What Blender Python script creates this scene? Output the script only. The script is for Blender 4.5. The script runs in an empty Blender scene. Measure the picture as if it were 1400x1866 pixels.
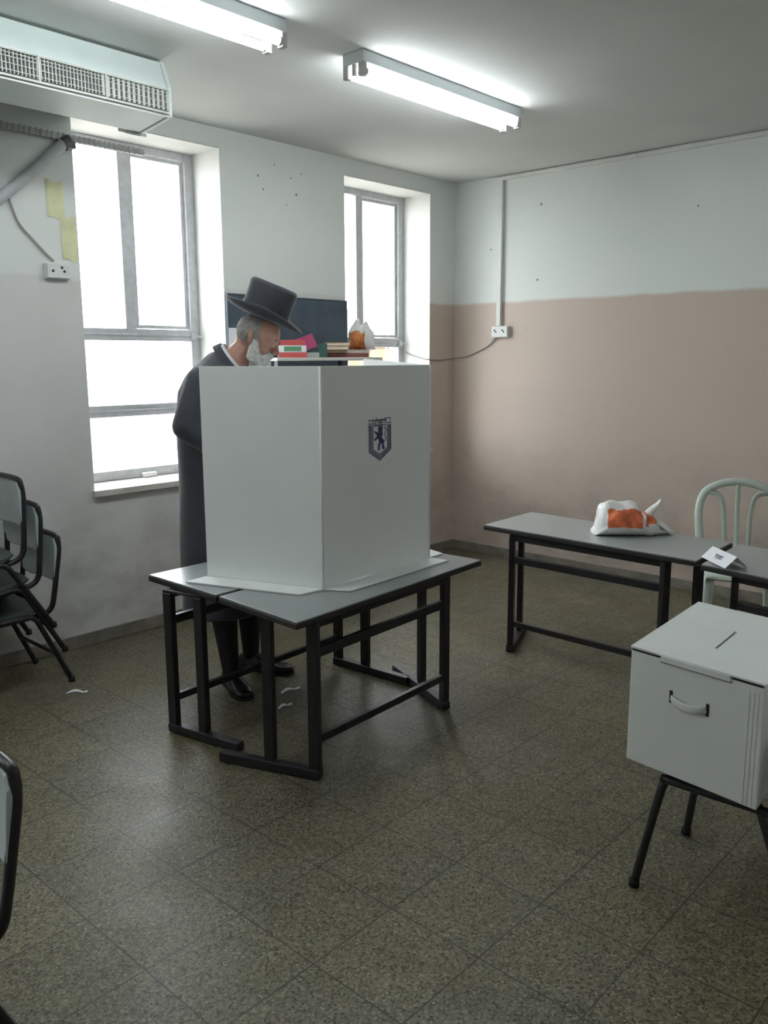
import bpy, bmesh, math, random
from mathutils import Vector, Matrix, noise
random.seed(7)
sc = bpy.context.scene
C = sc.collection
V = Vector
# ------------------------------------------------------------------ camera
cd = bpy.data.cameras.new('camera'); cam = bpy.data.objects.new('camera', cd); C.objects.link(cam)
YAW, PITCH, ROLL, FPX = 0.8311620, 0.1796022, -0.0044450, 1548.95
fw = V((math.sin(YAW)*math.cos(PITCH), math.cos(YAW)*math.cos(PITCH), -math.sin(PITCH)))
rt = V((math.cos(YAW), -math.sin(YAW), 0)); up = rt.cross(fw)
r2 = rt*math.cos(ROLL)+up*math.sin(ROLL); u2 = -rt*math.sin(ROLL)+up*math.cos(ROLL)
cam.matrix_world = Matrix(((r2.x,u2.x,-fw.x,-5.46362),(r2.y,u2.y,-fw.y,-4.22329),(r2.z,u2.z,-fw.z,1.55),(0,0,0,1)))
cd.sensor_fit = 'HORIZONTAL'; cd.sensor_width = 36.0; cd.lens = FPX/1400*36.0
cd.clip_start = 0.02; cd.clip_end = 200
sc.camera = cam
# ------------------------------------------------------------------ world, sun, exposure
w = bpy.data.worlds.new('sky'); sc.world = w; w.use_nodes = True
bg = w.node_tree.nodes['Background']; bg.inputs[0].default_value = (0.93, 0.97, 1.0, 1); bg.inputs[1].default_value = 6.5
sd = bpy.data.lights.new('sun', 'SUN'); sd.energy = 3.0; sd.angle = 0.01; sd.color = (1, .95, .85)
sun = bpy.data.objects.new('sun', sd); C.objects.link(sun)
sun.rotation_euler = V((0.35, 0.8, -0.75)).to_track_quat('-Z', 'Y').to_euler()
TUBE = 16.0
sc.view_settings.view_transform = 'Standard'; sc.view_settings.look = 'None'
sc.view_settings.exposure = 0.75; sc.view_settings.gamma = 1.0; sc.view_settings.use_curve_mapping = False
try:
    sc.cycles.max_bounces = 10; sc.cycles.diffuse_bounces = 6; sc.cycles.transparent_max_bounces = 16
    sc.cycles.sample_clamp_indirect = 6.0
except Exception: pass

# ------------------------------------------------------------------ materials
def mat(name, col, rough=.6, metal=0.0, var=0.0, vscale=6.0, bump=0.0, bscale=60.0, spec=.5, emit=None, estr=0, sheen=0):
    m = bpy.data.materials.new(name); m.use_nodes = True; nt = m.node_tree; N = nt.nodes; L = nt.links
    b = N['Principled BSDF']
    b.inputs['Roughness'].default_value = rough; b.inputs['Metallic'].default_value = metal
    b.inputs['Specular IOR Level'].default_value = spec
    c = (*col, 1) if len(col) == 3 else col
    b.inputs['Base Color'].default_value = c
    tc = N.new('ShaderNodeTexCoord')
    if var > 0:
        n = N.new('ShaderNodeTexNoise'); n.inputs['Scale'].default_value = vscale; n.inputs['Detail'].default_value = 5
        L.new(tc.outputs['Object'], n.inputs['Vector'])
        r = N.new('ShaderNodeValToRGB'); r.color_ramp.elements[0].position = .3; r.color_ramp.elements[1].position = .7
        r.color_ramp.elements[0].color = tuple(x*(1-var) for x in c[:3])+(1,)
        r.color_ramp.elements[1].color = tuple(min(1, x*(1+var*.5)) for x in c[:3])+(1,)
        L.new(n.outputs['Fac'], r.inputs['Fac']); L.new(r.outputs['Color'], b.inputs['Base Color'])
    if bump > 0:
        n = N.new('ShaderNodeTexNoise'); n.inputs['Scale'].default_value = bscale; n.inputs['Detail'].default_value = 3
        L.new(tc.outputs['Object'], n.inputs['Vector'])
        bp = N.new('ShaderNodeBump'); bp.inputs['Strength'].default_value = bump; bp.inputs['Distance'].default_value = .005
        L.new(n.outputs['Fac'], bp.inputs['Height']); L.new(bp.outputs['Normal'], b.inputs['Normal'])
    if emit:
        b.inputs['Emission Color'].default_value = (*emit, 1); b.inputs['Emission Strength'].default_value = estr
    if sheen: b.inputs['Sheen Weight'].default_value = sheen
    return m

def wall_material():
    m = bpy.data.materials.new('two_tone_wall_paint'); m.use_nodes = True; nt = m.node_tree; N = nt.nodes; L = nt.links
    b = N['Principled BSDF']; b.inputs['Roughness'].default_value = .55
    g = N.new('ShaderNodeNewGeometry'); s = N.new('ShaderNodeSeparateXYZ'); L.new(g.outputs['Position'], s.inputs[0])
    def noi(scale, det=4, vec=None, rough=.55):
        n = N.new('ShaderNodeTexNoise'); n.inputs['Scale'].default_value = scale; n.inputs['Detail'].default_value = det
        n.inputs['Roughness'].default_value = rough
        L.new(vec or g.outputs['Position'], n.inputs['Vector']); return n
    def math_(op, a, bb, clamp=False):
        x = N.new('ShaderNodeMath'); x.operation = op; x.use_clamp = clamp
        for i, v in enumerate((a, bb)):
            if isinstance(v, (int, float)): x.inputs[i].default_value = v
            else: L.new(v, x.inputs[i])
        return x.outputs[0]
    def mix(f, a, bb, typ='MIX'):
        x = N.new('ShaderNodeMix'); x.data_type = 'RGBA'; x.blend_type = typ
        if isinstance(f, (int, float)): x.inputs[0].default_value = f
        else: L.new(f, x.inputs[0])
        for i, v in ((6, a), (7, bb)):
            if isinstance(v, tuple): x.inputs[i].default_value = v
            else: L.new(v, x.inputs[i])
        return x.outputs[2]
    def ramp(v, p0, p1, c0=(0,0,0,1), c1=(1,1,1,1)):
        r = N.new('ShaderNodeValToRGB'); r.color_ramp.elements[0].position = p0; r.color_ramp.elements[1].position = p1
        r.color_ramp.elements[0].color = c0; r.color_ramp.elements[1].color = c1; L.new(v, r.inputs[0]); return r.outputs[0]
    z = s.outputs['Z']; edge = noi(3.0, 6)
    zz = math_('ADD', z, math_('MULTIPLY', math_('SUBTRACT', edge.outputs['Fac'], .5), .05))
    band = math_('MULTIPLY', math_('SUBTRACT', zz, 1.945), 40.0, True)
    pink = (.545, .445, .385, 1); pink2 = (.50, .43, .375, 1)
    cream = (.68, .68, .67, 1)
    # the window wall keeps its lower paint nearly white left of the corner, the right wall is pinker
    fx = math_('MULTIPLY', math_('ADD', s.outputs['X'], 1.2), 1.2, True)
    low = mix(fx, cream, pink)
    low = mix(ramp(noi(1.3).outputs['Fac'], .35, .65), low, mix(.35, low, pink2))
    hi = mix(ramp(noi(1.1).outputs['Fac'], .35, .7), (.69, .73, .70, 1), (.73, .745, .72, 1))
    col = mix(band, low, hi)
    # scuffs and grime in the lowest metre, and fine speckles
    lowz = math_('MULTIPLY', math_('SUBTRACT', 1.05, z), 1.4, True)
    mp = N.new('ShaderNodeMapping'); mp.inputs['Scale'].default_value = (1, 1, 1.6); L.new(g.outputs['Position'], mp.inputs[0])
    sm = ramp(noi(2.6, 7, mp.outputs[0], .65).outputs['Fac'], .44, .72)
    col = mix(math_('MULTIPLY', math_('MULTIPLY', sm, lowz), .55), col, (.20, .19, .17, 1))
    sc2 = ramp(noi(38, 2).outputs['Fac'], .73, .77)
    sc3 = ramp(noi(2.1, 2).outputs['Fac'], .5, .62)
    col = mix(math_('MULTIPLY', math_('MULTIPLY', sc2, sc3), .55), col, (.30, .29, .27, 1))
    L.new(col, b.inputs['Base Color'])
    bp = N.new('ShaderNodeBump'); bp.inputs['Strength'].default_value = .35; bp.inputs['Distance'].default_value = .01
    L.new(noi(7, 6).outputs['Fac'], bp.inputs['Height']); L.new(bp.outputs['Normal'], b.inputs['Normal'])
    return m

def floor_material():
    m = bpy.data.materials.new('terrazzo_tiles'); m.use_nodes = True; nt = m.node_tree; N = nt.nodes; L = nt.links
    b = N['Principled BSDF']; b.inputs['Specular IOR Level'].default_value = .36
    g = N.new('ShaderNodeNewGeometry')
    mp = N.new('ShaderNodeMapping'); mp.inputs['Location'].default_value = (4.14, 2.455, 0)
    L.new(g.outputs['Position'], mp.inputs[0])
    br = N.new('ShaderNodeTexBrick'); br.offset = 0; br.squash = 1
    br.inputs['Scale'].default_value = 1.0; br.inputs['Brick Width'].default_value = .305; br.inputs['Row Height'].default_value = .305
    br.inputs['Mortar Size'].default_value = .0026; br.inputs['Mortar Smooth'].default_value = .2; br.inputs['Bias'].default_value = 0
    br.inputs['Color1'].default_value = (0, 0, 0, 1); br.inputs['Color2'].default_value = (1, 1, 1, 1)
    L.new(mp.outputs[0], br.inputs['Vector'])
    def noi(scale, det=3, rough=.6):
        n = N.new('ShaderNodeTexNoise'); n.inputs['Scale'].default_value = scale; n.inputs['Detail'].default_value = det
        n.inputs['Roughness'].default_value = rough; L.new(g.outputs['Position'], n.inputs['Vector']); return n.outputs['Fac']
    def ramp(v, *els):
        r = N.new('ShaderNodeValToRGB'); e = r.color_ramp.elements
        e[0].position, e[0].color = els[0]; e[1].position, e[1].color = els[-1]
        for p, c in els[1:-1]:
            x = e.new(p); x.color = c
        L.new(v, r.inputs[0]); return r.outputs[0]
    def mix(f, a, bb, typ='MIX'):
        x = N.new('ShaderNodeMix'); x.data_type = 'RGBA'; x.blend_type = typ
        if isinstance(f, (int, float)): x.inputs[0].default_value = f
        else: L.new(f, x.inputs[0])
        for i, v in ((6, a), (7, bb)):
            if isinstance(v, tuple): x.inputs[i].default_value = v
            else: L.new(v, x.inputs[i])
        return x.outputs[2]
    chips = N.new('ShaderNodeTexVoronoi'); chips.inputs['Scale'].default_value = 170
    L.new(g.outputs['Position'], chips.inputs['Vector'])
    cs = N.new('ShaderNodeSeparateColor'); L.new(chips.outputs['Color'], cs.inputs[0])
    col = ramp(cs.outputs[0], (0.0, (.06, .055, .04, 1)), (.25, (.19, .18, .14, 1)), (.6, (.27, .255, .205, 1)), (.9, (.36, .34, .29, 1)), (1.0, (.50, .48, .42, 1)))
    warm = ramp(noi(1.7, 3), (.35, (.95, .93, .82, 1)), (.65, (.97, .91, .64, 1)))
    col = mix(1.0, col, warm, 'MULTIPLY')
    tone = ramp(br.outputs['Color'], (0, (.52, .52, .52, 1)), (1, (.60, .60, .60, 1)))
    col = mix(1.0, col, tone, 'MULTIPLY')
    patch = ramp(noi(5, 4), (.35, (.84, .83, .80, 1)), (.7, (1.0, 1, 1, 1)))
    col = mix(1.0, col, patch, 'MULTIPLY')
    gfac = N.new('ShaderNodeMath'); gfac.operation = 'MULTIPLY'; gfac.inputs[1].default_value = 1
    L.new(br.outputs['Fac'], gfac.inputs[0])
    gv = ramp(noi(3.1, 2), (.3, (.55, .55, .55, 1)), (.55, (1, 1, 1, 1)))
    L.new(gv, gfac.inputs[1])
    col = mix(gfac.outputs[0], col, (.035, .03, .025, 1))
    L.new(col, b.inputs['Base Color'])
    rr = ramp(noi(4, 5), (.3, (.37, .37, .37, 1)), (.7, (.52, .52, .52, 1)))
    L.new(rr, b.inputs['Roughness'])
    bp = N.new('ShaderNodeBump'); bp.inputs['Strength'].default_value = .06; bp.inputs['Distance'].default_value = .01
    L.new(noi(9, 3), bp.inputs['Height']); L.new(bp.outputs['Normal'], b.inputs['Normal'])
    return m

def glass_material():
    m = bpy.data.materials.new('window_glass'); m.use_nodes = True; nt = m.node_tree; N = nt.nodes; L = nt.links
    N.remove(N['Principled BSDF']); out = N['Material Output']
    t = N.new('ShaderNodeBsdfTransparent'); t.inputs[0].default_value = (.93, .95, .94, 1)
    gl = N.new('ShaderNodeBsdfGlossy'); gl.inputs['Roughness'].default_value = .03
    fr = N.new('ShaderNodeFresnel'); fr.inputs[0].default_value = 1.45
    mx = N.new('ShaderNodeMixShader'); L.new(fr.outputs[0], mx.inputs[0]); L.new(t.outputs[0], mx.inputs[1]); L.new(gl.outputs[0], mx.inputs[2])
    L.new(mx.outputs[0], out.inputs[0]); return m

M = {
 'wall': wall_material(), 'floor': floor_material(), 'glass': glass_material(),
 'ceiling': mat('ceiling_paint', (.63, .65, .63), .8, var=.07, vscale=1.2, bump=.1, bscale=8),
 'base': mat('skirting_stone', (.22, .20, .165), .6, var=.35, vscale=9, bump=.2),
 'reveal': mat('reveal_paint', (.76, .76, .73), .7, var=.08, vscale=4, bump=.2, bscale=12),
 'sill': mat('stone_sill', (.62, .58, .54), .5, var=.12, vscale=12),
 'alu': mat('aluminium_frame', (.52, .53, .55), .45, .2, var=.15, vscale=20),
 'lam': mat('grey_laminate', (.295, .32, .32), .30, var=.05, vscale=5, bump=.03, bscale=40, spec=.5),
 'black': mat('black_painted_steel', (.018, .017, .020), .38, var=.3, vscale=30),
 'edge': mat('black_edge_band', (.02, .018, .018), .5),
 'card': mat('white_cardboard', (.80, .83, .82), .62, var=.03, vscale=3, bump=.10, bscale=25),
 'card2': mat('ballot_cardboard', (.69, .72, .70), .65, var=.04, vscale=5, bump=.10, bscale=30),
 'slit': mat('dark_slit', (.02, .02, .02), .9),
 'ink': mat('navy_print', (.035, .045, .13), .6),
 'ink2': mat('pale_navy_print', (.26, .28, .34), .6),
 'acw': mat('cream_metal', (.66, .74, .72), .45, var=.05, vscale=6),
 'acg': mat('grille_plastic', (.52, .54, .50), .5, var=.1, vscale=12),
 'acd': mat('grille_dark', (.10, .10, .10), .8),
 'white': mat('white_plastic', (.70, .71, .69), .45, var=.05),
 'fix': mat('fixture_enamel', (.62, .66, .68), .4),
 'tube': mat('lit_tube', (1, 1, 1), .5, emit=(.93, .98, 1.0), estr=TUBE),
 'holder': mat('lamp_holder', (.45, .45, .43), .5),
 'board': mat('blackboard_paint', (.065, .095, .125), .6, var=.25, vscale=7),
 'coat': mat('black_coat_wool', (.050, .053, .068), .85, var=.2, vscale=12, bump=.3, bscale=90, sheen=.25),
 'shirt': mat('white_shirt', (.72, .74, .78), .8, bump=.15),
 'skin': mat('skin', (.50, .27, .21), .55, var=.12, vscale=14, bump=.08, bscale=120),
 'hair': mat('grey_hair', (.33, .31, .29), .85, var=.35, vscale=60, bump=.7, bscale=130),
 'beard': mat('white_beard', (.68, .66, .64), .9, var=.25, vscale=55, bump=.9, bscale=110),
 'felt': mat('black_felt', (.040, .043, .056), .8, var=.2, vscale=20, bump=.15, bscale=150, sheen=.2),
 'ribbon': mat('hat_ribbon', (.010, .010, .014), .45),
 'shoe': mat('black_leather', (.012, .012, .013), .28, bump=.1),
 'sock': mat('black_stocking', (.014, .014, .016), .8),
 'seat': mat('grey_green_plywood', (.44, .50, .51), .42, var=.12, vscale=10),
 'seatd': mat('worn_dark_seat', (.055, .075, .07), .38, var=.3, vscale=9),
 'rubber': mat('rubber', (.012, .012, .012), .8),
 'plastic': mat('green_white_plastic', (.52, .59, .53), .42, var=.05, vscale=7),
 'bag': mat('white_bag_film', (.72, .72, .70), .38, var=.08, vscale=16, bump=.7, bscale=34),
 'orange': mat('orange_print', (.72, .16, .055), .45, var=.45, vscale=26),
 'paper': mat('white_paper', (.80, .81, .84), .7),
 'paperd': mat('paper_shade_side', (.70, .68, .72), .7),
 'yellow': mat('yellow_paper', (.74, .74, .46), .7, var=.2, vscale=8),
 'red': mat('red_cover', (.55, .09, .09), .5), 'magenta': mat('magenta_cover', (.36, .04, .13), .5),
 'green': mat('dark_green_cover', (.04, .10, .08), .5), 'greenl': mat('green_label', (.10, .30, .16), .5),
 'tan': mat('tan_cover', (.52, .30, .14), .6), 'pages': mat('book_pages', (.70, .65, .56), .8, var=.1, vscale=40),
 'maroon': mat('maroon_cover', (.22, .07, .06), .5), 'greyc': mat('grey_cover', (.42, .47, .46), .5),
 'brown': mat('brown_print', (.55, .19, .05), .5, var=.5, vscale=30),
 'shelf': mat('shelf_board', (.66, .64, .60), .5), 'rack': mat('grey_rack_steel', (.09, .09, .10), .5, .3),
 'cable': mat('grey_cable', (.36, .34, .32), .6), 'hose': mat('ribbed_grey_plastic', (.40, .41, .40), .55),
 'wrap': mat('pipe_wrap', (.44, .45, .46), .6, var=.15, vscale=14),
 'stone': mat('yellow_limestone', (.140, .108, .070), .9, var=.15, vscale=2, bump=.3, bscale=6),
 'ground': mat('pale_concrete', (.38, .36, .33), .9, var=.1, vscale=1.5),
 'railw': mat('grey_railing_paint', (.13, .13, .13), .5),
}

# ------------------------------------------------------------------ helpers
def tag(o, label=None, cat=None, group=None, kind=None):
    if label: o['label'] = label
    if cat: o['category'] = cat
    if group: o['group'] = group
    if kind: o['kind'] = kind
    return o
ROOTM = {}
def empty(name, loc, rz=0, **k):
    o = bpy.data.objects.new(name, None); C.objects.link(o); o.location = loc; o.rotation_euler = (0, 0, rz)
    o.empty_display_size = .1
    ROOTM[o] = Matrix.Translation(V(loc)) @ Matrix.Rotation(rz, 4, 'Z')
    return tag(o, **k)
def link(name, bm, mats, parent=None, smooth=False, bevel=0, local=False, **k):
    """bm in world coordinates unless local"""
    bmesh.ops.recalc_face_normals(bm, faces=bm.faces)
    top = parent
    if parent is not None:
        while top.parent: top = top.parent
        if not local: bm.transform(ROOTM[top].inverted())
        o_loc = None
    me = bpy.data.meshes.new(name)
    if smooth:
        for f in bm.faces: f.smooth = True
    if parent is None and not local:
        xs = [v.co for v in bm.verts]
        base = V((sum(v.x for v in xs)/len(xs), sum(v.y for v in xs)/len(xs), min(v.z for v in xs)))
        bm.transform(Matrix.Translation(-base))
    bm.to_mesh(me); bm.free()
    for m_ in (mats if isinstance(mats, list) else [mats]): me.materials.append(m_)
    o = bpy.data.objects.new(name, me); C.objects.link(o)
    if parent is not None: o.parent = parent
    elif not local:
        o.location = base; ROOTM[o] = Matrix.Translation(base)
    else: ROOTM[o] = Matrix()
    if bevel:
        b = o.modifiers.new('bevel', 'BEVEL'); b.width = bevel; b.segments = 2; b.limit_method = 'ANGLE'; b.angle_limit = math.radians(40)
    return tag(o, **k)
def NB(): return bmesh.new()
def box(bm, x0, x1, y0, y1, z0, z1, mx=None, mi=0):
    vs = [bm.verts.new((x, y, z)) for z in (z0, z1) for y in (y0, y1) for x in (x0, x1)]
    fs = [bm.faces.new([vs[i] for i in f]) for f in ((0,2,3,1),(4,5,7,6),(0,1,5,4),(2,6,7,3),(0,4,6,2),(1,3,7,5))]
    for f in fs: f.material_index = mi
    if mx is not None: bmesh.ops.transform(bm, matrix=mx, verts=vs)
    return vs
def prism(bm, poly, z0, z1, mi=0):
    """poly: list of 2D points -> vertical prism"""
    a = [bm.verts.new((p[0], p[1], z0)) for p in poly]; b = [bm.verts.new((p[0], p[1], z1)) for p in poly]
    n = len(poly); fs = [bm.faces.new(a[::-1]), bm.faces.new(b)]
    for i in range(n): fs.append(bm.faces.new((a[i], a[(i+1) % n], b[(i+1) % n], b[i])))
    for f in fs: f.material_index = mi
    return a+b
def slabxz(bm, poly, off, ext, mi=0):
    """poly 3D points in a plane, extruded by vector ext"""
    a = [bm.verts.new(V(p)+off) for p in poly]; b = [bm.verts.new(V(p)+off+ext) for p in poly]
    n = len(poly); fs = [bm.faces.new(a[::-1]), bm.faces.new(b)]
    for i in range(n): fs.append(bm.faces.new((a[i], a[(i+1) % n], b[(i+1) % n], b[i])))
    for f in fs: f.material_index = mi
def beam(bm, p, q, wdt, hgt, upv=V((0,0,1))):
    """rectangular bar from p to q"""
    p, q = V(p), V(q); d = (q-p).normalized(); upv = V(upv)
    s = d.cross(upv)
    if s.length < 1e-4: s = d.cross(V((1,0,0)))
    s.normalize(); u = s.cross(d)
    vs = []
    for c in (p, q):
        for a, b in ((-1,-1),(1,-1),(1,1),(-1,1)): vs.append(bm.verts.new(c+s*a*wdt/2+u*b*hgt/2))
    for f in ((3,2,1,0),(4,5,6,7),(0,1,5,4),(1,2,6,5),(2,3,7,6),(3,0,4,7)): bm.faces.new([vs[i] for i in f])
def smoothpath(pts, n=6, closed=False):
    P = [V(p) for p in pts]; out = []
    m = len(P)
    for i in range(m if closed else m-1):
        a, b = P[i], P[(i+1) % m]
        p0 = P[(i-1) % m] if (closed or i > 0) else a
        p3 = P[(i+2) % m] if (closed or i < m-2) else b
        for k in range(n):
            t = k/n
            out.append(.5*((2*a)+(b-p0)*t+(2*p0-5*a+4*b-p3)*t*t+(3*a-p0-3*b+p3)*t**3))
    if not closed: out.append(P[-1])
    return out
def tube(bm, pts, r, seg=10, cap=True, rs=None, mi=0):
    pts = [V(p) for p in pts]; rings = []; n = len(pts)
    T = (pts[1]-pts[0]).normalized(); ref = V((0,0,1)) if abs(T.z) < .9 else V((1,0,0))
    nrm = T.cross(ref).normalized()
    for i, p in enumerate(pts):
        t = (pts[min(i+1, n-1)]-pts[max(i-1, 0)]).normalized()
        nrm = (nrm-t*nrm.dot(t)).normalized(); bn = t.cross(nrm)
        rr = rs[i] if rs else r
        if isinstance(rr, tuple): ra, rb = rr
        else: ra = rb = rr
        rings.append([bm.verts.new(p+nrm*ra*math.cos(2*math.pi*k/seg)+bn*rb*math.sin(2*math.pi*k/seg)) for k in range(seg)])
    for a, b in zip(rings, rings[1:]):
        for k in range(seg): bm.faces.new((a[k], a[(k+1) % seg], b[(k+1) % seg], b[k])).material_index = mi
    if cap: bm.faces.new(rings[0][::-1]).material_index = mi; bm.faces.new(rings[-1]).material_index = mi
def loft(bm, rings, cap=True, closed_ring=True, mi=0):
    R = [[bm.verts.new(p) for p in r] for r in rings]; n = len(R[0])
    for a, b in zip(R, R[1:]):
        for k in range(n if closed_ring else n-1): bm.faces.new((a[k], a[(k+1) % n], b[(k+1) % n], b[k])).material_index = mi
    if cap: bm.faces.new(R[0][::-1]).material_index = mi; bm.faces.new(R[-1]).material_index = mi
    return R
def hull(bm, p0, r0, p1, r1, sub=2):
    """tapered capsule"""
    t = bmesh.new(); vs = []
    for p, r in ((p0, r0), (p1, r1)):
        res = bmesh.ops.create_icosphere(t, subdivisions=sub, radius=r, matrix=Matrix.Translation(V(p)))
    bmesh.ops.delete(t, geom=list(t.faces), context='FACES_ONLY')
    bmesh.ops.delete(t, geom=list(t.edges), context='EDGES')if False else None
    r = bmesh.ops.convex_hull(t, input=list(t.verts), use_existing_faces=False)
    bmesh.ops.delete(t, geom=[g for g in r['geom_interior'] if isinstance(g, bmesh.types.BMVert)], context='VERTS')
    loose = [e for e in t.edges if not e.link_faces]; bmesh.ops.delete(t, geom=loose, context='EDGES')
    tmp = bpy.data.meshes.new('tmp'); t.to_mesh(tmp); t.free(); bm.from_mesh(tmp); bpy.data.meshes.remove(tmp)
def remeshed(bm, voxel, smooth_it=4):
    """voxel-union of the closed shells in bm, returned as a new bmesh"""
    bmesh.ops.recalc_face_normals(bm, faces=bm.faces)
    me = bpy.data.meshes.new('tmp'); bm.to_mesh(me); bm.free()
    o = bpy.data.objects.new('tmp', me); C.objects.link(o)
    r = o.modifiers.new('r', 'REMESH'); r.mode = 'VOXEL'; r.voxel_size = voxel
    if smooth_it:
        s = o.modifiers.new('s', 'SMOOTH'); s.iterations = smooth_it; s.factor = .5
    dg = bpy.context.evaluated_depsgraph_get(); e = o.evaluated_get(dg); m2 = bpy.data.meshes.new_from_object(e)
    out = bmesh.new(); out.from_mesh(m2)
    bpy.data.objects.remove(o); bpy.data.meshes.remove(me); bpy.data.meshes.remove(m2)
    return out

# ------------------------------------------------------------------ the room
H = 2.861; XB, YB = -7.6, -6.6; WT = .42
bm = NB(); box(bm, XB-.3, .35, YB-.3, 0.0, -.12, 0)
link('floor', bm, M['floor'], kind='structure')
bm = NB(); box(bm, XB-.3, .35, YB-.3, WT, H, H+.25); link('ceiling', bm, M['ceiling'], kind='structure')
W1 = (-3.160, -2.240, .850, 2.752); W2 = (-1.217, -.305, .850, 2.752); W3 = (-6.30, -5.38, .850, 2.752)  # the last opening is an unseen addition that brings in more daylight
bm = NB()
xs = [XB, W3[0], W3[1], W1[0], W1[1], W2[0], W2[1], .35]
for i, (a, b) in enumerate(zip(xs, xs[1:])):
    if i in (1, 3, 5): box(bm, a, b, 0, WT, -.12, .815); box(bm, a, b, 0, WT, 2.752, H)
    else: box(bm, a, b, 0, WT, -.12, H)
bmesh.ops.remove_doubles(bm, verts=bm.verts, dist=1e-5)
link('wall_left', bm, M['wall'], kind='structure')
bm = NB(); box(bm, 0, .35, YB, 0, 0, H); link('wall_right', bm, M['wall'], kind='structure')
bm = NB(); box(bm, XB-.3, 0, YB-.3, YB, 0, H); link('wall_back', bm, M['wall'], kind='structure')
bm = NB(); box(bm, XB-.3, XB, YB, WT, 0, H); link('wall_front', bm, M['wall'], kind='structure')
def base_strip(name, pts, side):
    bm = NB()
    for (x0, x1, y0, y1) in pts: box(bm, x0, x1, y0, y1, 0, .072)
    link(name, bm, M['base'], bevel=.003, kind='structure')
base_strip('baseboard_left', [(XB, 0, -.012, 0)], 0)
base_strip('baseboard_right', [(-.012, 0, YB, -.012)], 0)
base_strip('baseboard_back', [(XB, -.012, YB, YB+.012)], 0)
base_strip('baseboard_front', [(XB, XB+.012, YB+.012, -.012)], 0)

# windows ---------------------------------------------------------------
def window(name, x0, x1, mull, rails, latch):
    z0, z1 = .852, 2.750; y0, y1 = .262, .312
    root = empty(name, (x0, y0, z0), kind='structure')
    bm = NB(); f = .045
    box(bm, x0+.001, x0+f, y0, y1, z0, z1); box(bm, x1-f-.02, x1-.001, y0, y1, z0, z1)
    box(bm, x0+f, x1-f-.02, y0, y1, z0, z0+.055); box(bm, x0+f, x1-f-.02, y0, y1, z1-.045, z1)
    link('window_frame', bm, M['alu'], root, bevel=.003)
    for zr in rails:
        bm = NB(); box(bm, x0+f, x1-f-.02, y0-.006, y1, zr-.034, zr+.034); box(bm, x0+f, x1-f-.02, y0-.014, y0-.006, zr-.006, zr+.006)
        link('window_rail', bm, M['alu'], root, bevel=.003)
    for mx_ in mull:
        bm = NB(); box(bm, mx_[0]-mx_[1]/2, mx_[0]+mx_[1]/2, y0+.004, y1-.004, rails[0]+.034, z1-.045)
        link('mullion', bm, M['alu'], root, bevel=.003)
    # thin inner sash of the upper right light
    bm = NB(); xa, xb, za, zb = mull[0][0]+mull[0][1]/2+.004, x1-f-.024, rails[0]+.038, z1-.049; t = .02
    box(bm, xa, xa+t, y0+.02, y0+.04, za, zb); box(bm, xb-t, xb, y0+.02, y0+.04, za, zb)
    box(bm, xa+t, xb-t, y0+.02, y0+.04, za, za+t); box(bm, xa+t, xb-t, y0+.02, y0+.04, zb-t, zb)
    link('sash', bm, M['alu'], root)
    cells = []
    zs = [z0+.055]+[r for r in sorted(rails)]
    for a, b in zip(zs, zs[1:]): cells.append((x0+f, x1-f-.02, a+.034 if a != zs[0] else a, b-.034))
    cells.append((x0+f, mull[0][0]-mull[0][1]/2, rails[0]+.034, z1-.045)); cells.append((xa+t, xb-t, za+t, zb-t))
    for a, b, c_, d in cells:
        bm = NB(); vs = [bm.verts.new((x, y0+.03, z)) for x, z in ((a, c_), (b, c_), (b, d), (a, d))]; bm.faces.new(vs)
        link('pane', bm, M['glass'], root)
    if latch:
        bm = NB(); box(bm, -2.71, -2.62, y0-.04, y0-.002, z0-.001, z0+.028)
        link('window_latch', bm, M['white'], root, bevel=.008, label='white window latch')
    bm = NB()
    box(bm, x1-.075, x1-.045, y0-.03, y0, rails[0]-.025, rails[0]+.015); tube(bm, [(x1-.05, y0-.02, rails[0]), (x1-.015, y0-.05, rails[0]-.015)], .007)
    link('hinge', bm, M['alu'], root)
window('window_1', W1[0], W1[1], [(-2.712, .072)], [1.688, 1.252], True)
window('window_2', W2[0], W2[1], [(-.800, .062)], [1.664, 1.252], False)
window('window_3_added', W3[0], W3[1], [(-5.86, .062)], [1.688, 1.252], False)  # added outside the view to light the screen's left panel
for n, Wd in ((1, W1), (2, W2), (3, W3)):
    bm = NB(); box(bm, Wd[0]-.012, Wd[1]+.012, -.030, .001, .815, .850); box(bm, Wd[0], Wd[1], .001, WT, .815, .850)
    link('trim_%d' % n, bm, M['sill'], kind='structure', bevel=.003)
    bm = NB(); t = .002
    box(bm, Wd[0], Wd[0]+t, .001, .262, .8505, 2.7505); box(bm, Wd[1]-t, Wd[1], .001, .262, .8505, 2.7505); box(bm, Wd[0]+t, Wd[1]-t, .001, .262, 2.7505-t, 2.7505)
    link('trim_%d' % (n+3), bm, M['reveal'], kind='structure')

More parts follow.
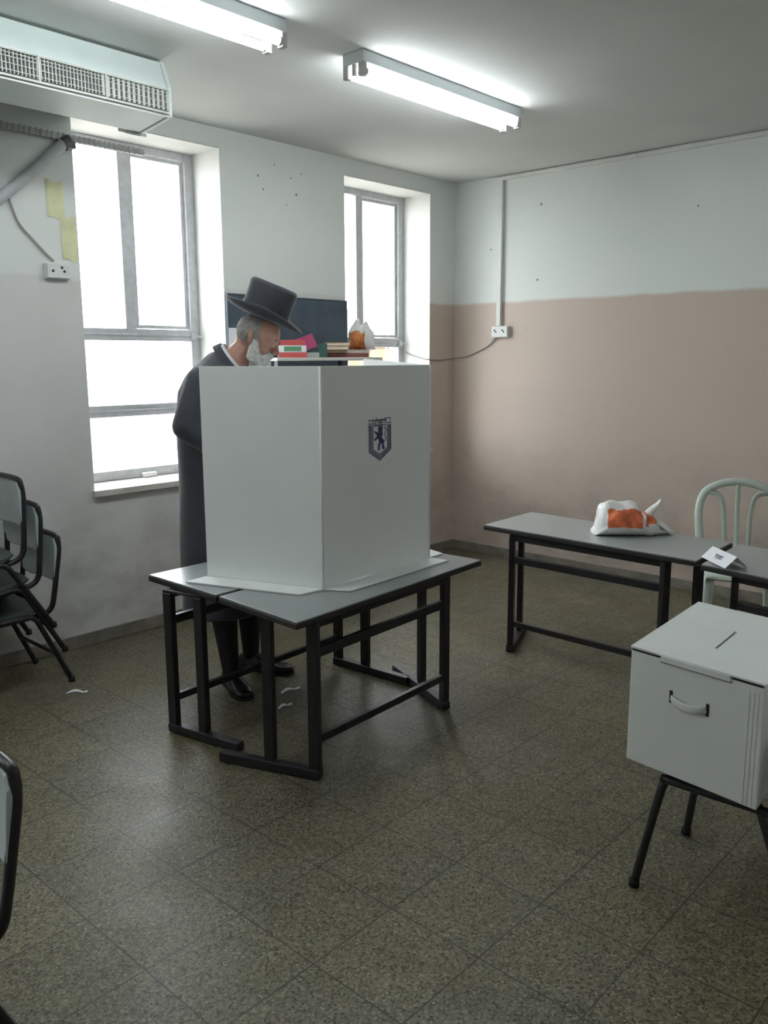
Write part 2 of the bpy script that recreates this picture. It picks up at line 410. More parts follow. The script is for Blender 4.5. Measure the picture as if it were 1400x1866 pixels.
# outside ------------------------------------------------------------------
bm = NB(); box(bm, -14, 16, WT+.01, 26, -.6, -.35); link('ground', bm, M['ground'], kind='structure')
bm = NB(); box(bm, 2.9, 9.5, 5.6, 5.9, -.35, 1.72); box(bm, 2.85, 9.55, 5.57, 5.93, 1.72, 1.78)
link('stone_wall', bm, M['stone'], label='sunlit yellow limestone wall outside the right-hand window', cat='wall')
root = empty('railing', (1.2, 1.9, -.35), label='thin pale metal railing outside the right-hand window', cat='railing')
bm = NB(); beam(bm, (-.9, 1.9, .75), (3.6, 1.9, .75), .02, .02); beam(bm, (-.9, 1.9, 1.20), (3.6, 1.9, 1.20), .02, .02)
link('rail_bar', bm, M['railw'], root)
for i in range(24):
    x = -.8+i*.19; bm = NB(); beam(bm, (x, 1.9, -.35), (x, 1.9, 1.93+.05*((i*7) % 3)), .014, .014, V((0, 1, 0))); link('railing_bar', bm, M['railw'], root)

# ------------------------------------------------------------------ school desks
def leg_box(bm, x, y, ang, z0, z1, a=.044, b=.030):
    mx = Matrix.Translation((x, y, 0)) @ Matrix.Rotation(ang, 4, 'Z')
    box(bm, -b/2, b/2, -a/2, a/2, z0, z1, mx)
def desk(corners, frames, zt, label, rails_side=0):
    """corners: 4 top corners, the first two on the outer long side; frames: [(outer, inner, bar end)] x2"""
    cx = sum(c[0] for c in corners)/4; cy = sum(c[1] for c in corners)/4
    root = empty('school_desk', (cx, cy, 0), label=label, cat='desk', group='grey laminate school desks on black steel frames')
    c = V((cx, cy)); ins = [c+(V(p)-c)*.994 for p in corners]
    bm = NB(); prism(bm, ins, zt-.006, zt); link('tabletop', bm, M['lam'], root, bevel=.002)
    bm = NB(); prism(bm, corners, zt-.028, zt-.0062); link('edge_band', bm, M['edge'], root, bevel=.003)
    mids = []
    for k, (o, i, e) in enumerate(frames):
        o, i, e = V(o), V(i), V(e); d = (e-o).normalized(); ang = math.atan2(d.y, d.x)-math.pi/2
        for p in (o, i):
            bm = NB(); leg_box(bm, p.x, p.y, ang, .040, zt-.0415); link('leg', bm, M['black'], root, bevel=.003)
        bm = NB(); s = o-d*.022; f = e+d*.01
        beam(bm, (s.x, s.y, .022), (f.x, f.y, .022), .04, .036); link('foot_bar', bm, M['black'], root, bevel=.003)
        bm = NB(); beam(bm, (s.x, s.y, zt-.0350), (i.x+d.x*.022, i.y+d.y*.022, zt-.0350), .028, .013); link('top_bar', bm, M['black'], root, bevel=.003)
        for p in (s+d*.03, f-d*.03):
            bm = NB(); beam(bm, (p.x-.015, p.y, .002), (p.x+.015, p.y, .002), .03, .004); link('foot_pad', bm, M['rubber'], root)
    a, b = V(frames[0][0]), V(frames[1][0]); dd = (b-a).normalized(); a2 = a+dd*.016; b2 = b-dd*.016
    for zr, hh in ((zt*.755, .036), (zt*.235, .030)):
        bm = NB(); beam(bm, (a2.x, a2.y, zr), (b2.x, b2.y, zr), .024, hh); link('cross_rail', bm, M['black'], root, bevel=.003)
    bm = NB(); beam(bm, (a2.x, a2.y, zt-.046), (b2.x, b2.y, zt-.046), .024, .034); link('under_rail', bm, M['black'], root)
    return root
desk([(-3.585,-2.097),(-2.405,-2.028),(-2.432,-1.562),(-3.560,-1.622)],
     [((-3.456,-2.040),(-3.514,-1.852),(-3.596,-1.665)), ((-2.632,-1.998),(-2.512,-1.767),(-2.441,-1.545))], .65,
     'grey desk in front of its twin under the cardboard voting screen')
desk([(-2.408,-1.118),(-3.556,-1.128),(-3.556,-1.600),(-2.432,-1.540)],
     [((-2.553,-1.247),(-2.527,-1.414),(-2.524,-1.685)), ((-3.572,-1.300),(-3.534,-1.457),(-3.506,-1.645))], .65,
     'grey desk on the window side of the pair under the voting screen')
desk([(-1.870,-2.795),(-1.812,-1.610),(-1.322,-1.592),(-1.390,-2.772)],
     [((-1.822,-2.635),(-1.600,-2.700),(-1.49,-2.735)), ((-1.798,-1.790),(-1.560,-1.690),(-1.46,-1.650))], .67,
     'grey desk along the pink wall with a plastic shopping bag on it')
desk([(-2.09,-4.010),(-1.895,-2.822),(-1.372,-2.795),(-1.60,-3.95)],
     [((-2.02,-3.850),(-1.80,-3.93),(-1.69,-3.96)), ((-1.852,-2.960),(-1.70,-2.905),(-1.60,-2.87))], .665,
     'grey desk carrying the folded name card at the right edge')

# ------------------------------------------------------------------ cardboard voting screen
root = empty('voting_screen', (-2.95, -1.7, .65), label='white folding cardboard voting screen with a blue lion emblem, standing on two desks', cat='voting booth')
PL, PC, PR, PT = V((-3.420,-1.355,0)), V((-3.236,-1.867,0)), V((-2.547,-1.837,0)), V((-2.400,-1.300,0))
T = .005
def panel(name, a, b, za, zb, z0=.658, mirror=1, **k):
    bm = NB(); e = (b-a).normalized(); n = V((-e.y, e.x, 0))*T
    pts = [a+V((0,0,z0)), b+V((0,0,z0)), b+V((0,0,zb)), a+V((0,0,za))]
    slabxz(bm, pts, V((0,0,0)), n)
    return link(name, bm, M['card'], root, bevel=.0015, **k)
def inset(a, b, d=.004): e = (b-a).normalized(); return a+e*d, b-e*d
panel('side_panel', *inset(PC, PL)[::-1], 1.519, 1.520)
panel('front_panel', *inset(PC, PR), 1.520, 1.519)
panel('side_panel', *inset(PR, PT), 1.519, 1.545)
for p, h in ((PC, 1.520), (PR, 1.519)):
    bm = NB(); tube(bm, [p+V((0,0,.658)), p+V((0,0,h))], .0045, 8)
    link('fold', bm, M['card'], root, smooth=True)
def flap(a, b, w_, ia, ib):
    e = (b-a).normalized(); n = V((e.y, -e.x, 0))
    bm = NB(); q = [a, b, b+n*w_-e*ib, a+n*w_+e*ia]
    prism(bm, [(v.x, v.y) for v in q], .6515, .6575); link('base_flap', bm, M['card'], root, bevel=.001)
flap(PL+V((0,.0,0)), PC, .105, -.03, .05)
flap(PC, PR, .10, .05, -.01)
flap(PR, PT, .10, .03, .05)
# emblem, printed on the front panel
e = (PR-PC).normalized(); nrm = V((e.y, -e.x, 0))
def ez(x, y):
    s = .279+(x-525)/390*.140; z = 1.306-(y-320)/775*.176
    return PC+e*s+V((0,0,z))
emb = None
def inkpoly(bm, pts, off=.0012, mi=0):
    vs = [bm.verts.new(ez(*p)+nrm*off) for p in pts]; f = bm.faces.new(vs); f.material_index = mi
def inkline(bm, pts, wd, off=.0012, mi=0, closed=False):
    P_ = list(pts)+([pts[0]] if closed else [])
    for (x0, y0), (x1, y1) in zip(P_, P_[1:]):
        L_ = math.hypot(x1-x0, y1-y0) or 1; nx, ny = -(y1-y0)/L_*wd/2, (x1-x0)/L_*wd/2
        dx, dy = (x1-x0)/L_*wd/2, (y1-y0)/L_*wd/2
        inkpoly(bm, [(x0-dx+nx, y0-dy+ny), (x1+dx+nx, y1+dy+ny), (x1+dx-nx, y1+dy-ny), (x0-dx-nx, y0-dy-ny)], off, mi)
bm = NB()
outer = [(528,450),(912,450),(912,900),(715,1088),(528,915)]; inner = [(598,468),(846,468),(846,862),(715,968),(598,872)]
for i in range(1, 5):
    a, b = outer[i], outer[(i+1) % 5]; c2, d2 = inner[(i+1) % 5], inner[i]
    inkpoly(bm, [a, b, c2, d2], .0010, 1)
inkline(bm, outer, 12, .0014, 0, True); inkline(bm, inner, 6, .0014, 0, True)
for k in range(13):   # olive leaves in the border
    for sx in (563, 879):
        y = 490+k*31
        for dx in (-1, 1): inkpoly(bm, [(sx, y+14), (sx+dx*20, y-4), (sx+dx*24, y-16), (sx+dx*6, y-4)], .0016, 0)
for k in range(7):
    t = k/6.5
    for (xa, ya, xb, yb) in ((575, 915, 700, 1030), (868, 905, 730, 1030)):
        x, y = xa+(xb-xa)*t, ya+(yb-ya)*t
        for dx in (-1, 1): inkpoly(bm, [(x, y+14), (x+dx*18, y-6), (x+dx*20, y-16), (x+dx*5, y-4)], .0016, 0)
lion = [(690,520),(760,530),(768,620),(748,660),(795,740),(782,790),(800,862),(796,885),(755,888),(752,800),(735,772),(718,812),(708,872),(718,898),(668,898),(678,870),(684,790),(704,750),(690,700),(672,676),(642,722),(612,716),(620,688),(650,660),(665,632),(655,612),(616,560),(622,538),(652,560),(684,586)]
inkpoly(bm, lion, .0013); inkpoly(bm, [(720+38*math.cos(a*.5236), 502+36*math.sin(a*.5236)) for a in range(12)], .0015)
inkpoly(bm, [(700,480),(690,462),(715,470),(735,455),(745,478),(770,490),(765,530)], .0017)
inkline(bm, [(785,745),(818,715),(822,670),(800,630),(806,580),(828,545),(815,515)], 13, .0013); inkline(bm, [(815,515),(800,500)], 20, .0013)
# battlement and banner
inkline(bm, [(525,345),(612,345),(612,352),(820,345),(820,326),(912,326)], 14)
inkline(bm, [(525,418),(590,418)], 14); inkline(bm, [(840,414),(915,414)], 14); inkline(bm, [(610,436),(770,436)], 10)
for x in (532, 585, 828, 905): inkline(bm, [(x, 340), (x, 415)], 8)
for x in (655, 735, 800): inkline(bm, [(x, 300 if x == 655 else 318), (x, 345)], 10)
inkline(bm, [(505,462),(560,462)], 12); inkline(bm, [(515,520),(560,500)], 9)
emblem = link('emblem', bm, [M['ink'], M['ink2']], root, label='navy printed shield with a standing lion')
def text_mesh(name, body, size, origin, ex, ey, m_, parent, bold=.0, depth=0):
    cu = bpy.data.curves.new('t', 'FONT'); cu.body = body; cu.size = size; cu.align_x = 'CENTER'; cu.align_y = 'CENTER'; cu.offset = bold
    o = bpy.data.objects.new('t', cu); C.objects.link(o)
    dg = bpy.context.evaluated_depsgraph_get(); me = bpy.data.meshes.new_from_object(o.evaluated_get(dg))
    bm = bmesh.new(); bm.from_mesh(me); bpy.data.objects.remove(o); bpy.data.curves.remove(cu); bpy.data.meshes.remove(me)
    ex, ey = V(ex).normalized(), V(ey).normalized(); ez_ = ex.cross(ey)
    mx = Matrix((ex, ey, ez_)).transposed().to_4x4(); mx.translation = V(origin)
    bm.transform(mx); return link(name, bm, m_, parent)
text_mesh('lettering', '\u05dd\u05d9\u05dc\u05e9\u05d5\u05e8\u05d9', .026, ez(715, 385)+nrm*.0018, e, (0,0,1), M['ink'], root, .0004)

# ------------------------------------------------------------------ school chairs
def chair(loc, rz, label, seatm, group, hw=.178, spl=.012, tilt=0, sw=.185):
    root = empty('school_chair', loc, rz, label=label, cat='chair', group=group)
    def lk(name, bm, m_, **k):
        return link(name, bm, m_, root, local=True, **k)
    root.rotation_euler[1] = tilt
    for s in (-1, 1):
        y = s*hw
        bm = NB(); tube(bm, smoothpath([(.045, y, .362), (.105, y, .362), (.135, y+s*.003, .345), (.152, y+s*(.003+spl*.3), .30), (.20, y+s*spl, .012)], 6), .0125)
        lk('front_leg', bm, M['black'], smooth=True)
        bm = NB(); tube(bm, smoothpath([(.045, y, .362), (-.085, y, .362), (-.118, y+s*.003, .348), (-.145, y+s*(.003+spl*.3), .30), (-.272, y+s*spl, .012)], 6), .0125)
        lk('rear_leg', bm, M['black'], smooth=True)
        for x in (.2006, -.2735):
            bm = NB(); tube(bm, [(x, y+s*spl, 0), (x, y+s*spl, .022)], .0155); lk('foot_cap', bm, M['rubber'], smooth=True)
    bm = NB()
    p = [(.15, .150, .348), (-.10, .152, .352), (-.175, .156, .356), (-.213, .163, .385), (-.228, .169, .45), (-.245, .172, .55), (-.262, .172, .645), (-.266, .166, .700), (-.264, .145, .724)]
    tube(bm, smoothpath(p+[(-.262, 0, .730)]+[(a, -b, c) for a, b, c in p[::-1]], 6), .0128)
    lk('back_frame', bm, M['black'], smooth=True)
    bm = NB(); tube(bm, [(-.205, -hw-.005, .16), (-.205, hw+.005, .16)], .009); lk('stretcher', bm, M['black'], smooth=True)
    bm = NB(); tube(bm, [(.09, -hw, .362), (.09, hw, .362)], .009); lk('seat_bar', bm, M['black'], smooth=True)
    # seat: dished plywood
    bm = NB(); rings = []
    nx, ny = 12, 12
    top = [[None]*(ny+1) for _ in range(nx+1)]; bot = [[None]*(ny+1) for _ in range(nx+1)]
    for i in range(nx+1):
        for j in range(ny+1):
            u_, v_ = i/nx*2-1, j/ny*2-1
            k = (1-.10*(abs(u_)**4)*(abs(v_)**2))
            x, yy = u_*.185*k, v_*sw*(1-.10*abs(u_)**4)
            z = .385-.010*(1-v_*v_)*(1-u_*u_)+ (-.012*max(0, u_)**4)+.010*max(0, -u_)**3
            top[i][j] = bm.verts.new((x, yy, z)); bot[i][j] = bm.verts.new((x, yy, z-.010))
    for i in range(nx):
        for j in range(ny):
            bm.faces.new((top[i][j], top[i+1][j], top[i+1][j+1], top[i][j+1])); bm.faces.new((bot[i][j], bot[i][j+1], bot[i+1][j+1], bot[i+1][j]))
    for i in range(nx):
        bm.faces.new((top[i][0], bot[i][0], bot[i+1][0], top[i+1][0])); bm.faces.new((top[i][ny], top[i+1][ny], bot[i+1][ny], bot[i][ny]))
    for j in range(ny):
        bm.faces.new((top[0][j], top[0][j+1], bot[0][j+1], bot[0][j])); bm.faces.new((top[nx][j], bot[nx][j], bot[nx][j+1], top[nx][j+1]))
    lk('seat', bm, seatm, smooth=False)
    # backrest: curved plate in front of the uprights
    bm = NB(); R_ = []
    for j in range(13):
        v_ = j/12*2-1; ring = []
        for (dx, z) in ((0, .505), (0, .70), (.003, .714), (.006, .718), (.012, .714), (.013, .70), (.013, .505), (.009, .498)):
            lean = (z-.6)*-.06
            zz = z-(.03*abs(v_)**6 if z > .65 else -.03*abs(v_)**6)
            ring.append((-.250+.028*(v_*v_-1)+.02+dx+lean-.018, v_*.178, zz))
        R_.append(ring)
    loft(bm, R_); lk('backrest', bm, M['seat'], smooth=False)
    return root
g = 'black-framed school chairs stacked by the window wall'
CX, CY = -3.855, -.245
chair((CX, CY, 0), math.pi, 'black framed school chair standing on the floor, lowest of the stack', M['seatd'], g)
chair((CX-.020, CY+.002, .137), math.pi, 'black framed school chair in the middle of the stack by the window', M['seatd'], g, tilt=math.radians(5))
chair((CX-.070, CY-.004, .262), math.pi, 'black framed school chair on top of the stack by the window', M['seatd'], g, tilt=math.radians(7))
chair((-3.085, -3.425, 0), math.pi/2, 'black legged school chair holding up the white ballot box', M['seat'], None, hw=.130, spl=.057, sw=.155)
chair((-5.045, -2.40, 0), math.radians(180), 'black framed school chair cut off by the left edge near the camera', M['seat'], None)

# ------------------------------------------------------------------ ballot box
FL, FR, BL = V((-3.262,-3.175,0)), V((-3.312,-3.565,0)), V((-2.700,-3.140,0)); BR = BL+(FR-FL); Z0, Z1 = .3865, .732
root = empty('ballot_box', (-3.0, -3.36, Z0), label='white cardboard ballot box with a slot in its lid, on a school chair', cat='ballot box')
ctr = (FL+FR+BL+BR)/4
bm = NB(); bmat_ = [(p.x, p.y) for p in (FL, FR, BR, BL)]
prism(bm, bmat_, Z0, Z1-.005)
link('body', bm, M['card2'], root, bevel=.004)
ff = (FR-FL).normalized(); fn = V((ff.y, -ff.x, 0))
if fn.dot(FL-ctr) < 0: fn = -fn
dp = (BL-FL).normalized()
def fp(s, z, o=0): return FL+(FR-FL)*s+fn*o+V((0, 0, z))
# lid with its slot (four strips round the opening)
bm = NB(); L1 = [FL+(p-FL)*1 for p in (FL, FR, BR, BL)]
lid = [ctr+(p-ctr)*1.006 for p in (FL, FR, BR, BL)]
def lp(s, t): return lid[0]+(lid[1]-lid[0])*s+(lid[3]-lid[0])*t
s0, s1, t0, t1 = .500, .520, .290, .620
for a, b, c_, d in ((0, s0, 0, 1), (s1, 1, 0, 1), (s0, s1, 0, t0), (s0, s1, t1, 1)):
    prism(bm, [(q.x, q.y) for q in (lp(a, c_), lp(b, c_), lp(b, d), lp(a, d))], Z1-.0035, Z1+.0015)
link('lid', bm, M['card2'], root)
bm = NB(); prism(bm, [(q.x, q.y) for q in (lp(s0, t0), lp(s1, t0), lp(s1, t1), lp(s0, t1))], Z1-.0046, Z1-.0036)
link('slot', bm, M['slit'], root)
bm = NB()
slabxz(bm, [fp(.24, Z1-.018), fp(.77, Z1-.018), fp(.76, Z1-.001), fp(.25, Z1-.001)], fn*.0035, fn*.003)
link('lid_tab', bm, M['card2'], root, bevel=.001)
bm = NB()
for a, b in ((.01, .24), (.775, .985)): slabxz(bm, [fp(a, Z1-.0105), fp(b, Z1-.0105), fp(b, Z1-.0045), fp(a, Z1-.0045)], V(), fn*.0012)
slabxz(bm, [fp(.24, Z1-.0215), fp(.77, Z1-.0215), fp(.77, Z1-.0185), fp(.24, Z1-.0185)], V(), fn*.0012)
link('lid_gap', bm, M['slit'], root)
bm = NB()
for s in (.895, .925, .955): slabxz(bm, [fp(s, Z0+.005), fp(s+.006, Z0+.005), fp(s+.006, Z1-.03), fp(s, Z1-.03)], V(), fn*.0012)
link('crease', bm, M['card2'], root)
bm = NB(); pts = []; rs = []
for k in range(13):
    t = k/12; s = .345+.265*t; pts.append(fp(s, .618-.003*t-.008*math.sin(math.pi*t), .003+.016*math.sin(math.pi*t)**.6)); rs.append((.0030, .010+.004*math.sin(math.pi*t)))
tube(bm, pts, 1, 10, rs=rs); link('handle', bm, M['card2'], root, smooth=True)
bm = NB()
for s, z in ((.338, .620), (.615, .615)): slabxz(bm, [fp(s-.012, z-.018), fp(s+.012, z-.018), fp(s+.012, z+.018), fp(s-.012, z+.018)], V(), fn*.0012)
link('handle_cutout', bm, M['slit'], root, bevel=.001)

# ------------------------------------------------------------------ fluorescent lights
def light(x0, x1, yc, label):
    root = empty('fluorescent_light', ((x0+x1)/2, yc, H-.115), label=label, cat='ceiling light', group='twin-tube fluorescent battens on the ceiling')
    bm = NB(); box(bm, x0, x1, yc-.062, yc+.062, H-.052, H-.0005); link('housing', bm, M['fix'], root, bevel=.004)
    for s in (-1, 1):
        y = yc+s*.046
        bm = NB(); tube(bm, [(x0+.028, y, H-.083), (x1-.028, y, H-.083)], .0165, 14); link('tube', bm, M['tube'], root, smooth=True)
        for x, d in ((x0+.002, 1), (x1-.002, -1)):
            bm = NB(); box(bm, min(x, x+d*.024), max(x, x+d*.024), y-.015, y+.015, H-.105, H-.0525); tube(bm, [(x+d*.022, y, H-.083), (x+d*.034, y, H-.083)], .0172, 12)
            link('lamp_holder', bm, M['holder'], root)
    for x in (x0+.012, ):
        bm = NB(); tube(bm, [(x, yc, H-.096), (x, yc, H-.052)], .011, 10); link('starter', bm, M['holder'], root)
light(-2.600, -1.372, -1.437, 'lit twin-tube fluorescent batten nearer the corner of the room')
light(-4.270, -3.030, -1.437, 'lit twin-tube fluorescent batten above the air conditioner side, cut by the top edge')

light(-5.93, -4.70, -1.437, 'unseen twin-tube fluorescent batten added at the left end of the front row for brightness')  # extra fixture, never in view, added to brighten the left-facing surfaces
light(-3.30, -2.07, -5.00, 'unseen twin-tube fluorescent batten added over the back of the room as fill light')  # added behind the camera to fill the front panel and box lid

# ------------------------------------------------------------------ air conditioner
root = empty('air_conditioner', (-3.7, -.4, 2.6), label='long cream wall air conditioner with a ribbed front grille above the window', cat='air conditioner')
AX0, AX1 = -4.75, -3.10
prof = [(0, 2.745), (-.56, 2.585), (-.795, 2.612), (-.797, 2.728), (-.745, 2.848), (0, 2.855)]
bm = NB(); slabxz(bm, [(AX0, y, z) for y, z in prof], V(), V((AX1-.02-AX0, 0, 0))); link('housing', bm, M['acw'], root, bevel=.006)
bm = NB(); slabxz(bm, [(AX1-.019, y*1.006 if y else 0, z+(.004 if z > 2.7 else -.004)) for y, z in prof], V(), V((.019, 0, 0))); link('end_cap', bm, M['acw'], root, bevel=.005)
bm = NB(); box(bm, AX0+.02, AX1-.025, -.801, -.7975, 2.628, 2.712); link('grille_backing', bm, M['acd'], root)
bm = NB()
x = AX0+.03
while x < AX1-.03:
    tlt = .004 if x < -3.45 else .012
    slabxz(bm, [(x, -.8015, 2.630), (x+tlt, -.8015, 2.630), (x+tlt, -.8015, 2.710), (x, -.8015, 2.710)], V(), V((0, -.010, 0))); x += .0155 if x < -3.45 else .024
for z in (2.640, 2.664, 2.688, 2.702): box(bm, AX0+.02, AX1-.025, -.8135, -.8118, z-.0012, z+.0012)
for z in (2.620, 2.716): box(bm, AX0+.02, AX1-.025, -.814, -.798, z-.004, z+.004)
for x in (-3.43, -3.72, -4.01, -4.30): box(bm, x-.004, x+.004, -.816, -.8015, 2.618, 2.718)
link('front_grille', bm, M['acg'], root)
bm = NB(); box(bm, AX0+.02, AX1-.02, -.800, -.7975, 2.606, 2.6145); link('lower_trim', bm, M['white'], root)
# condensate outlet plate under the housing
bm = NB(); slabxz(bm, [(-3.185, -.545, 2.573), (-3.075, -.545, 2.573), (-3.075, -.480, 2.592), (-3.185, -.480, 2.592)], V(), V((0, 0, .015))); link('outlet_plate', bm, M['white'], root, bevel=.002)
bm = NB(); slabxz(bm, [(-3.160, -.526, 2.5770), (-3.098, -.526, 2.5770), (-3.098, -.500, 2.5846), (-3.160, -.500, 2.5846)], V(), V((0, 0, .0020))); link('outlet_slot', bm, M['slit'], root)

# rail and pipe bundle on the window wall, below the unit
bm = NB(); x = -4.2
box(bm, -4.2, -2.76, -.030, -.004, 2.622, 2.650)
while x < -2.78:
    box(bm, x, x+.010, -.034, -.030, 2.618, 2.654); x += .028
link('ribbed_trunking', bm, M['hose'], label='ribbed grey trunking running across the top of the large window', cat='trunking')
bm = NB(); pts = smoothpath([(-3.205, -.03, 2.615), (-3.25, -.03, 2.575), (-3.40, -.03, 2.440), (-3.57, -.03, 2.295), (-3.80, -.03, 2.09)], 5)
tube(bm, pts, 1, 12, rs=[(.026, .026)]*len(pts)); 
root = link('pipe_bundle', bm, M['wrap'], smooth=True, label='wrapped grey pipe slanting down the wall beside the large window', cat='pipe')
bm = NB(); tube(bm, [(-3.222, -.03, 2.598), (-3.188, -.03, 2.622)], .032, 12); box(bm, -3.20, -3.165, -.05, -.002, 2.585, 2.615)
link('clamp', bm, M['rack'], root, smooth=False)
bm = NB(); tube(bm, smoothpath([(-3.515, -.012, 2.330), (-3.500, -.012, 2.28), (-3.470, -.012, 2.20), (-3.41, -.012, 2.135), (-3.345, -.012, 2.07), (-3.305, -.012, 2.035)], 6), .0055, 8)
link('power_cable', bm, M['cable'], smooth=True, label='grey cable curving down to the socket left of the large window', cat='cable')

def socket(name, c, ax, w_, h_, label, holes):
    """ax: 'x' plate on the window wall, 'y' plate on the right wall"""
    root = empty(name, c, label=label, cat='socket', group='white surface sockets on the walls')
    def B(bm, u0, u1, d0, d1, z0, z1):
        if ax == 'x': box(bm, c[0]+u0, c[0]+u1, -d1, -d0, c[2]+z0, c[2]+z1)
        else: box(bm, -d1, -d0, c[1]+u0, c[1]+u1, c[2]+z0, c[2]+z1)
    bm = NB(); B(bm, -w_/2, w_/2, .0005, .032, -h_/2, h_/2); link('back_box', bm, M['white'], root, bevel=.004)
    bm = NB(); B(bm, -w_/2+.004, w_/2-.004, .0325, .038, -h_/2+.004, h_/2-.004); link('faceplate', bm, M['white'], root, bevel=.003)
    bm = NB()
    for h in holes: B(bm, h[0]-.006, h[0]+.006, .0382, .0388, h[1]-.006, h[1]+.006)
    link('hole', bm, M['slit'], root)
socket('wall_socket', (-3.295, 0, 1.985), 'x', .125, .075, 'white socket on the wall left of the large window', [(.03, .0), (.018, .018), (-.03, 0)])
socket('wall_socket', (0, -.455, 1.738), 'y', .150, .085, 'white double socket at the foot of the conduit on the pink wall', [(-.04, 0), (-.028, .012), (.03, 0), (.042, .012)])
bm = NB(); box(bm, -.028, -.0005, -.455, -.418, 1.782, 2.828); link('conduit', bm, M['white'], bevel=.003, label='vertical white conduit coming down to the double socket', cat='conduit')
bm = NB(); box(bm, -.026, -.0005, -4.6, -.36, 2.826, 2.850); box(bm, -.031, -.026, -1.50, -1.46, 2.824, 2.852)
link('conduit', bm, M['white'], bevel=.002, label='horizontal white conduit along the top of the right wall', cat='conduit')
bm = NB(); pts = smoothpath([(-.016, -.41, 1.70), (-.012, -.36, 1.650), (-.010, -.27, 1.606), (-.010, -.13, 1.556), (-.012, -.013, 1.545), (-.19, -.010, 1.530), (-.295, -.008, 1.535), (-.316, .05, 1.54), (-.316, .20, 1.575), (-.335, .250, 1.60)], 6)
tube(bm, pts, .0055, 8); link('power_cable', bm, M['cable'], smooth=True, label='thin cable drooping from the double socket across the corner to the window', cat='cable')
for k, (x0, x1, z0, z1) in enumerate(((-3.315, -3.225, 2.245, 2.425), (-3.250, -3.170, 2.045, 2.260))):
    bm = NB(); nx = 6
    for i in range(nx):
        xa, xb = x0+(x1-x0)*i/nx, x0+(x1-x0)*(i+1)/nx
        ya, yb = -.003-.002*math.sin(i*1.3), -.003-.002*math.sin((i+1)*1.3)
        vs = [bm.verts.new(p) for p in ((xa, ya, z0+.01*math.sin(i)), (xb, yb, z0+.01*math.sin(i+1)), (xb, yb, z1+.006*math.cos(i+1)), (xa, ya, z1+.006*math.cos(i)))]
        bm.faces.new(vs)
    bmesh.ops.remove_doubles(bm, verts=bm.verts, dist=1e-5)
    o = link('yellow_paper', bm, M['yellow'], label=['upper faded yellow sheet stuck on the wall beside the large window', 'lower faded yellow sheet stuck at the edge of the large window'][k], cat='paper')
    o.modifiers.new('s', 'SOLIDIFY').thickness = .001

# nail holes in the plaster
hl = [((-1.957,0,2.64),'y',.007),((-1.691,0,2.662),'y',.005),((-1.824,0,2.723),'y',.005),((-1.648,0,2.569),'y',.008),((-1.917,0,2.566),'y',.006),((-1.60,0,2.70),'y',.005),((-1.73,0,2.50),'y',.004),
      ((0,-.773,2.623),'x',.008),((0,-.758,2.101),'x',.008),((0,-1.92,2.479),'x',.006),((0,-.341,2.347),'x',.006),((0,-.675,1.76),'x',.004)]
HN = ['middle left of the scatter above the blackboard', 'upper right of the scatter above the blackboard', 'topmost but one of the scatter above the blackboard', 'rightmost and largest of the scatter above the blackboard', 'leftmost but one, low in the scatter above the blackboard', 'far top right of the scatter above the blackboard', 'lowest of the scatter above the blackboard',
 'high on the right wall just right of the conduit', 'low on the pale paint right of the conduit', 'high on the right wall far from the conduit', 'just left of the vertical conduit', 'on the pink paint right of the double socket']
for i, (P_, ax, r) in enumerate(hl):
    bm = NB(); c = V(P_); d = V((0, -1, 0)) if ax == 'y' else V((-1, 0, 0)); a = V((1, 0, 0)) if ax == 'y' else V((0, 1, 0))
    slabxz(bm, [c+a*math.cos(t*.7854)*r*(1+.25*math.sin(t*3+i))+V((0,0,1))*math.sin(t*.7854)*r for t in range(8)], V(), d*.0015)
    link('nail_hole', bm, M['base'], label='dark nail hole, '+HN[i], cat='nail hole', group='nail holes in the wall between the windows' if ax == 'y' else 'nail holes in the right-hand wall')

# ------------------------------------------------------------------ blackboard, rack, books
root = empty('blackboard', (-1.73, -.02, 1.2), label='dark blue-grey blackboard on the wall between the windows', cat='blackboard')
bm = NB(); box(bm, -2.238, -1.222, -.022, -.001, 1.10, 1.933); link('writing_surface', bm, M['board'], root, bevel=.002)
bm = NB(); box(bm, -2.238, -1.222, -.026, -.022, 1.925, 1.933); link('frame', bm, M['board'], root)
bm = NB(); box(bm, -2.236, -2.06, -.0265, -.0265+.002, 1.30, 1.730); link('paper_sheet', bm, M['paper'], label='white paper sheet pinned over the lower left of the blackboard', cat='paper')
root = empty('storage_rack', (-1.78, -.27, 0), label='low steel rack with a pale top board under the blackboard', cat='shelf')
RX0, RX1, RY0, RY1, RZ = -2.20, -1.30, -.42, -.08, 1.553
bm = NB(); box(bm, RX0, RX1, RY0, RY1, RZ-.020, RZ); link('top_board', bm, M['shelf'], root, bevel=.003)
for z in (1.15, .75, .35):
    bm = NB(); box(bm, RX0+.01, RX1-.05, RY0+.01, RY1-.01, z-.018, z); link('shelf_board', bm, M['rack'], root)
for x in (RX0+.02, RX1-.065):
    for y in (RY0+.02, RY1-.02):
        bm = NB(); beam(bm, (x, y, 0), (x, y, RZ-.02), .03, .03, V((0, 1, 0))); link('post', bm, M['rack'], root)
